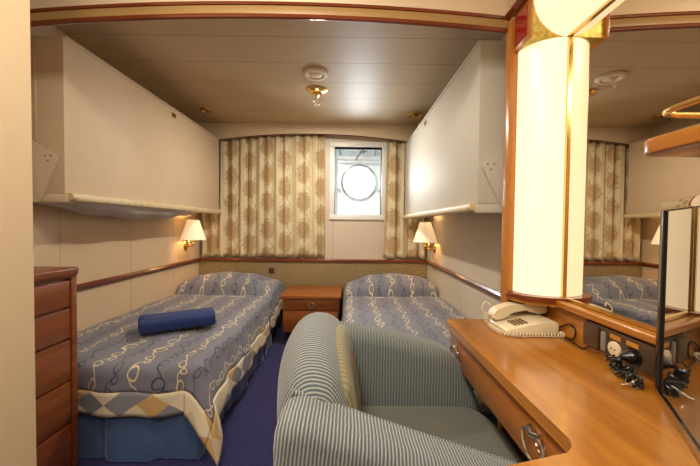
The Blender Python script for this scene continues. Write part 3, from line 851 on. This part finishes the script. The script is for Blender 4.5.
# upright light panel: quarter round diffuser between post and mirror
def quarter(n=16, r1=.131, r2=.105, th=0):
    return [(XM-r1*math.cos(PI/2*k/n), YP-.004-r2*math.sin(PI/2*k/n)) for k in range(n+1)]
t = thing('light_panel', 'tall glowing curved upright light panel at the mirror edge', 'light', (.73, 1.2, .84), 0, 'glowing curved vanity lights')
q = quarter(); b = BM(); prism(b, [(XM, YP-.004)]+q[:0]+q, 'z', .842, 1.795); part('diffuser', b, 'diff', t)
part('seam_strip', B(XM-.007, XM-.0005, 1.150, 1.162, .842, 1.797), 'brass', t)
# brass corner block
t = thing('corner_block', 'hammered brass corner block joining the two light panels', 'lamp fitting', (.73, 1.22, 1.8))
gx0 = .664
b = BM(); box(b, gx0, XM-.001, 1.170, YP-.002, 1.799, 1.95, bev=.0015); part('block', b, 'gold', t)
b = BM(); box(b, gx0-.010, gx0, 1.160, YP-.002, 1.795, 1.945, bev=.0015); fr = part('side_frame', b, 'post', t, 'orange wooden side frame')
part('red_pane', B(gx0-.0125, gx0-.0095, 1.180, YP-.008, 1.812, 1.925), 'redglass', fr, 'dark red glass pane')
# long light panel above the mirror
t = thing('light_panel', 'long glowing curved light panel running along the top of the mirror', 'light', (.73, .5, 1.8), 0, 'glowing curved vanity lights')
q2 = [(XM-.132*math.sin(PI/2*k/16), 1.945-.145*math.cos(PI/2*k/16)) for k in range(17)]
b = BM(); prism(b, [(XM, 1.945)]+q2, 'y', -.6, 1.168); part('diffuser', b, 'diff', t)
part('seam_strip', B(XM-.007, XM-.0005, -.6, 1.166, 1.792, 1.804), 'brass', t)
# header above with mahogany crown
struct('trim_9', B(.662, XM+.02, -.9, 1.268, 1.952, 2.3), 'cream')['label'] = 'cream header above the light panels'
b = BM(); tube(b, [(.640, 1.312, 1.957), (.640, -.9, 1.957)], .012, 8); box(b, .640, .668, -.9, 1.312, 1.938, 1.956)
struct('trim_10', b, 'mahog', smooth=True)['label'] = 'mahogany crown moulding over the light panels'

# shelf with brass rail
t = thing('wall_shelf', 'curved wooden shelf with brass rail high in front of the mirror', 'shelf', (.68, .25, 1.235))
sh = fillet([(.797, -.25), (.797, .600), (.540, .592), (.540, -.25)], [0, .0, .030, 0], 8)
b = BM(); prism(b, sh, 'z', 1.235, 1.261, bev=.003, seg=2); part('board', b, 'desk', t)
rl = [(.785, .578, 1.306)]+[(x, y, 1.306) for x, y in fillet([(.785, .578), (.556, .572), (.556, -.20)], [0, .035, 0], 10)][1:-1]+[(.556, -.20, 1.306)]
part('rail', T_(rl, .0055, 10), 'brass', t, 'polished brass rail')
for (x, y) in ((.785, .578), (.556, -.1)): part('rail_post', T_([(x, y, 1.260), (x, y, 1.306)], .004, 8), 'brass', t)

# ------------------------------------------------------------------ television
ang = math.atan2(-.796, -.605)
TV0 = Vector((.728, .725, 0)); d = Vector((-.53, -.848, 0)).normalized(); nrm = Vector((-.848, .53, 0)).normalized()
t = thing('television', 'flat glossy television standing on desk turned to the beds', 'television', (TV0.x+d.x*.27, TV0.y+d.y*.27, zd+.001), 0)
def obox(a0, a1, n0, n1, z0, z1, bev=0):
    b = BM(); box(b, a0, a1, n0, n1, z0, z1, bev)
    for v in b.verts: v.co = TV0+d*v.co.x+nrm*v.co.y+Vector((0, 0, v.co.z))
    return b
z0, z1 = zd+.001, 1.160
part('casing', obox(0, .56, -.030, -.001, z0, z1, .002), 'black', t)
part('screen', obox(.018, .544, -.002, .0, z0+.022, z1-.022), 'screen', t)
b = obox(0, .56, -.001, .004, z1-.020, z1, .0015)
for a in ((0, .56, -.001, .004, z0, z0+.020), (.546, .56, -.001, .004, z0+.020, z1-.020)):
    bb = obox(*a, .0015); me = bpy.data.meshes.new('tmp'); bb.to_mesh(me); bb.free(); b.from_mesh(me); bpy.data.meshes.remove(me)
part('bezel', b, 'screen', t)
part('bezel', obox(0, .020, -.001, .005, z0+.020, z1-.020, .002), 'black', t)

# ------------------------------------------------------------------ telephone
pz = zd+.001
t = thing('telephone', 'cream desk telephone with handset in its cradle on the desk', 'telephone', (.67, 1.2, pz), math.radians(2))
def ph(bm): 
    m = WM['telephone'] @ Matrix.Translation((-.67, -1.2, -pz)); bmesh.ops.transform(bm, matrix=m, verts=bm.verts); return bm
# base: wedge, low at the seated side (-x)
b = BM(); rings = []
prof = [(.562, pz), (.562, pz+.018), (.57, pz+.026), (.71, pz+.050), (.765, pz+.052), (.775, pz+.044), (.775, pz)]
prism(b, prof, 'y', 1.115, 1.262, bev=.006, seg=3); bs = part('base', ph(b), 'phone', t)
sl = (.024)/.14
kp = BM(); box(kp, .600, .662, 1.128, 1.190, 0, .002)
for v in kp.verts: v.co.z += pz+.026+(v.co.x-.57)*sl-.0005
kpd = part('keypad', ph(kp), 'phone', bs)
for r_ in range(4):
    for c_ in range(3):
        x = .609+r_*.0150; y = 1.184-c_*.021; b = BM(); box(b, x-.0045, x+.0045, y-.0075, y+.0075, 0, .005, bev=.001)
        for v in b.verts: v.co.z += pz+.027+(x-.57)*sl
        part('key', ph(b), 'key', kpd)
# handset: arched bar with two thick ends, lying along x on the far side
hp = [(.550, pz+.052), (.556, pz+.034), (.610, pz+.040), (.632, pz+.064), (.715, pz+.078), (.738, pz+.058), (.785, pz+.062), (.792, pz+.082), (.770, pz+.104), (.62, pz+.096), (.572, pz+.078)]
b = BM(); prism(b, fillet(hp, [.008, .006, .01, .02, .02, .01, .006, .008, .02, .03, .015], 4), 'y', 1.208, 1.258, bev=.008, seg=3)
hs = part('handset', ph(b), 'phone', t)
# coiled cord from handset end round the front
def coil(path, r, turns, n):
    P = spline(path, 24); out = []; L = [0]
    for a, c in zip(P, P[1:]): L.append(L[-1]+(c-a).length)
    for k in range(n+1):
        s = L[-1]*k/n; i = max(j for j in range(len(L)) if L[j] <= s+1e-9); i = min(i, len(P)-2)
        f = (s-L[i])/max(1e-9, L[i+1]-L[i]); p = P[i].lerp(P[i+1], f); tt = (P[i+1]-P[i]).normalized()
        u = tt.cross(Vector((0, 0, 1)))
        if u.length < .1: u = Vector((1, 0, 0))
        u.normalize(); w = u.cross(tt); a = 2*PI*turns*k/n
        out.append(p+(u*math.cos(a)+w*math.sin(a))*r)
    return out
b = BM(); tube(b, coil([(.551, 1.235, pz+.045), (.538, 1.24, pz+.050), (.534, 1.225, pz+.022), (.540, 1.19, pz+.009), (.548, 1.12, pz+.009), (.60, 1.098, pz+.009), (.70, 1.10, pz+.009), (.775, 1.10, pz+.009), (.785, 1.125, pz+.010)], .0068, 34, 34*10), .0024, 5)
part('coiled_cord', b, 'phone', t)
b = BM(); tube(b, spline([(.535, 1.25, pz+.05), (.525, 1.255, pz+.075), (.545, 1.26, pz+.098), (.560, 1.25, pz+.085)], 8), .0028, 6); part('cord_loop', b, 'phone', t)
t.scale = (.91, .91, .93)
# black line cord
single('telephone_cable', T_(spline([(.772, 1.13, zd+.03), (.776, 1.09, zd+.055), (.777, 1.06, zd+.045), (.775, 1.065, zd+.012), (.772, 1.10, zd+.004), (.765, 1.05, zd+.004), (.760, 1.0, zd+.004), (.772, .985, zd+.02)], 8), .0028, 6),
       'black', 'thin black cable looping behind the telephone', 'cable')

# ------------------------------------------------------------------ socket panel under the ledge
t = thing('socket_panel', 'dark brown socket panel below the mirror ledge', 'socket panel', (.777, .9, .72))
xs0 = .783
part('plate', B(xs0-.012, xs0-.0005, .66, 1.010, .722, .802, bev=.003), 'brown', t)
part('shaver_cover', B(xs0-.022, xs0-.012, .945, 1.005, .728, .797, bev=.004), 'brown', t)
part('rocker', B(xs0-.019, xs0-.012, .922, .938, .733, .790, bev=.002), 'grey', t, 'grey rocker strip')
b = BM(); lathe(b, [(.021, 0), (.021, -.005), (.017, -.007), (.002, -.006)], (xs0-.012, .892, .752), 'x', 24); sk = part('round_socket', b, 'phone', t, 'white round socket')
for dy in (-.006, .006): part('socket_hole', L_([(.002, 0), (.002, -.002)], (xs0-.018, .892+dy, .752), 'x', 8), 'black', sk)
for y, z in ((.892, .785), (.838, .785)): part('label_tag', B(xs0-.0135, xs0-.0115, y-.018, y+.018, z-.006, z+.006), 'label', t, 'orange label')
b = BM(); lathe(b, [(.024, 0), (.024, -.004), (.004, -.004)], (xs0-.012, .832, .755), 'x', 24); part('round_socket', b, 'black', t)
t = thing('plug_cable', 'black plug with tangled black cable bundle at the socket panel', 'cable', (.755, .78, zd))
b = BM(); lathe(b, [(.018, 0), (.019, -.010), (.012, -.020), (.006, -.028)], (xs0-.018, .832, .755), 'x', 16); part('plug', b, 'black', t)
b = BM(); tube(b, spline([(.740, .832, .755), (.720, .82, .752), (.712, .835, .742), (.712, .81, .728), (.73, .79, .722), (.715, .77, .716)], 6), .0045, 7); part('cable', b, 'black', t)
rnd = random.Random(4)
for k in range(5):
    pts = []
    for j in range(9):
        u = j/8; pts.append((.722+.014*math.sin(j*2.1+k*1.3)-.006*u, .845-.085*u+.012*math.sin(k*2.2+j), zd+.014+.018*(1-u)+.012*math.sin(j*1.9+k*2.0)))
    part('cable', T_(spline(pts, 5), .0033, 7), 'black', t)
b = BM(); tube(b, spline([(.715, .76, zd+.02), (.700, .755, zd+.016), (.690, .76, zd+.010)], 4), .004, 6); tube(b, [(.690, .76, zd+.010), (.678, .765, zd+.007)], .0025, 6); part('jack', b, 'chrome', t)

# ------------------------------------------------------------------ light
# unseen fill lamps added over the entrance side to brighten the cabin
def add_fill_lamp(x, y, z, r, e, label, col):
    t = thing('fill_lamp', label, 'ceiling light', (x, y, z))
    part('rim', L_([(r+.02, 0), (r+.02, -.02), (r, -.024)], (x, y, z-.001), 'z', 40), 'white', t)
    part('diffuser', L_([(r, -.022), (r*.9, -.034), (r*.5, -.042), (.01, -.045)], (x, y, z), 'z', 40), 'fill_lamp_glow', t)
    ld = bpy.data.lights.new('fill_lamp_light', 'AREA'); ld.shape = 'DISK'; ld.size = 2*r; ld.energy = e; ld.color = col
    o = bpy.data.objects.new('fill_lamp_light', ld); COL.objects.link(o); o.parent = t; o.location = (0, 0, -.06)
add_fill_lamp(-.35, -.5, 2.30, .28, 16.5, 'added round white fill lamp over the entrance side', (1, .895, .74))
add_fill_lamp(-.35, .62, 2.30, .20, 9, 'added round white fill lamp just before the arched beam', (1, .895, .74))

def fill_area(name, loc, rot, sx, sy, e, col):  # rectangular area light, used for the added recess fill
    ld = bpy.data.lights.new(name, 'AREA'); ld.shape = 'RECTANGLE'; ld.size = sx; ld.size_y = sy; ld.energy = e; ld.color = col
    o = bpy.data.objects.new(name, ld); COL.objects.link(o); o.location = loc; o.rotation_euler = rot; return o
# daylight coming in at the porthole
ld = bpy.data.lights.new('daylight', 'AREA'); ld.shape = 'DISK'; ld.size = 1.1; ld.energy = 52; ld.color = (.84, .94, 1)
o = bpy.data.objects.new('daylight', ld); COL.objects.link(o); o.location = (.12, YR+.35, 1.62); o.rotation_euler = (-PI/2, 0, 0)

fill_area('recess_fill', (.10, YF+.012, 1.60), (PI/2, 0, 0), .48, .70, .52, (.86, .96, 1))  # added fill to brighten the window recess, no lamp there

ld = bpy.data.lights.new('centre_fill', 'AREA'); ld.shape = 'DISK'; ld.size = .07; ld.energy = 15; ld.color = (1, .89, .73)  # added fill for the berth beside the sprinkler plate, no lamp there
o = bpy.data.objects.new('centre_fill', ld); COL.objects.link(o); o.location = (-.258, 2.585, ZC-.026)

W = bpy.data.worlds.new('sky'); S.world = W; W.use_nodes = True
W.node_tree.nodes['Background'].inputs[0].default_value = (.93, .97, 1, 1)
W.node_tree.nodes['Background'].inputs[1].default_value = 5

# ------------------------------------------------------------------ camera
yaw, pit, rol, F = .0057, .0249, .0105, 314.76
cy_, sy_, cp, sp_ = math.cos(yaw), math.sin(yaw), math.cos(pit), math.sin(pit)
f = Vector((sy_*cp, cy_*cp, -sp_)); r_ = Vector((cy_, -sy_, 0)); u_ = r_.cross(f)
R1 = math.cos(rol)*r_+math.sin(rol)*u_; U1 = -math.sin(rol)*r_+math.cos(rol)*u_
cd = bpy.data.cameras.new('camera'); cd.sensor_width = 36; cd.lens = F/700*36; cd.clip_start = .02
co = bpy.data.objects.new('camera', cd); COL.objects.link(co)
co.matrix_world = Matrix(((R1.x, U1.x, -f.x, 0), (R1.y, U1.y, -f.y, 0), (R1.z, U1.z, -f.z, 1.10), (0, 0, 0, 1)))
S.camera = co
S.view_settings.view_transform = 'Standard'; S.view_settings.look = 'None'
S.view_settings.gamma = 1; S.view_settings.use_curve_mapping = False; S.view_settings.exposure = 0.75
S.cycles.max_bounces = 10; S.cycles.sample_clamp_indirect = 4
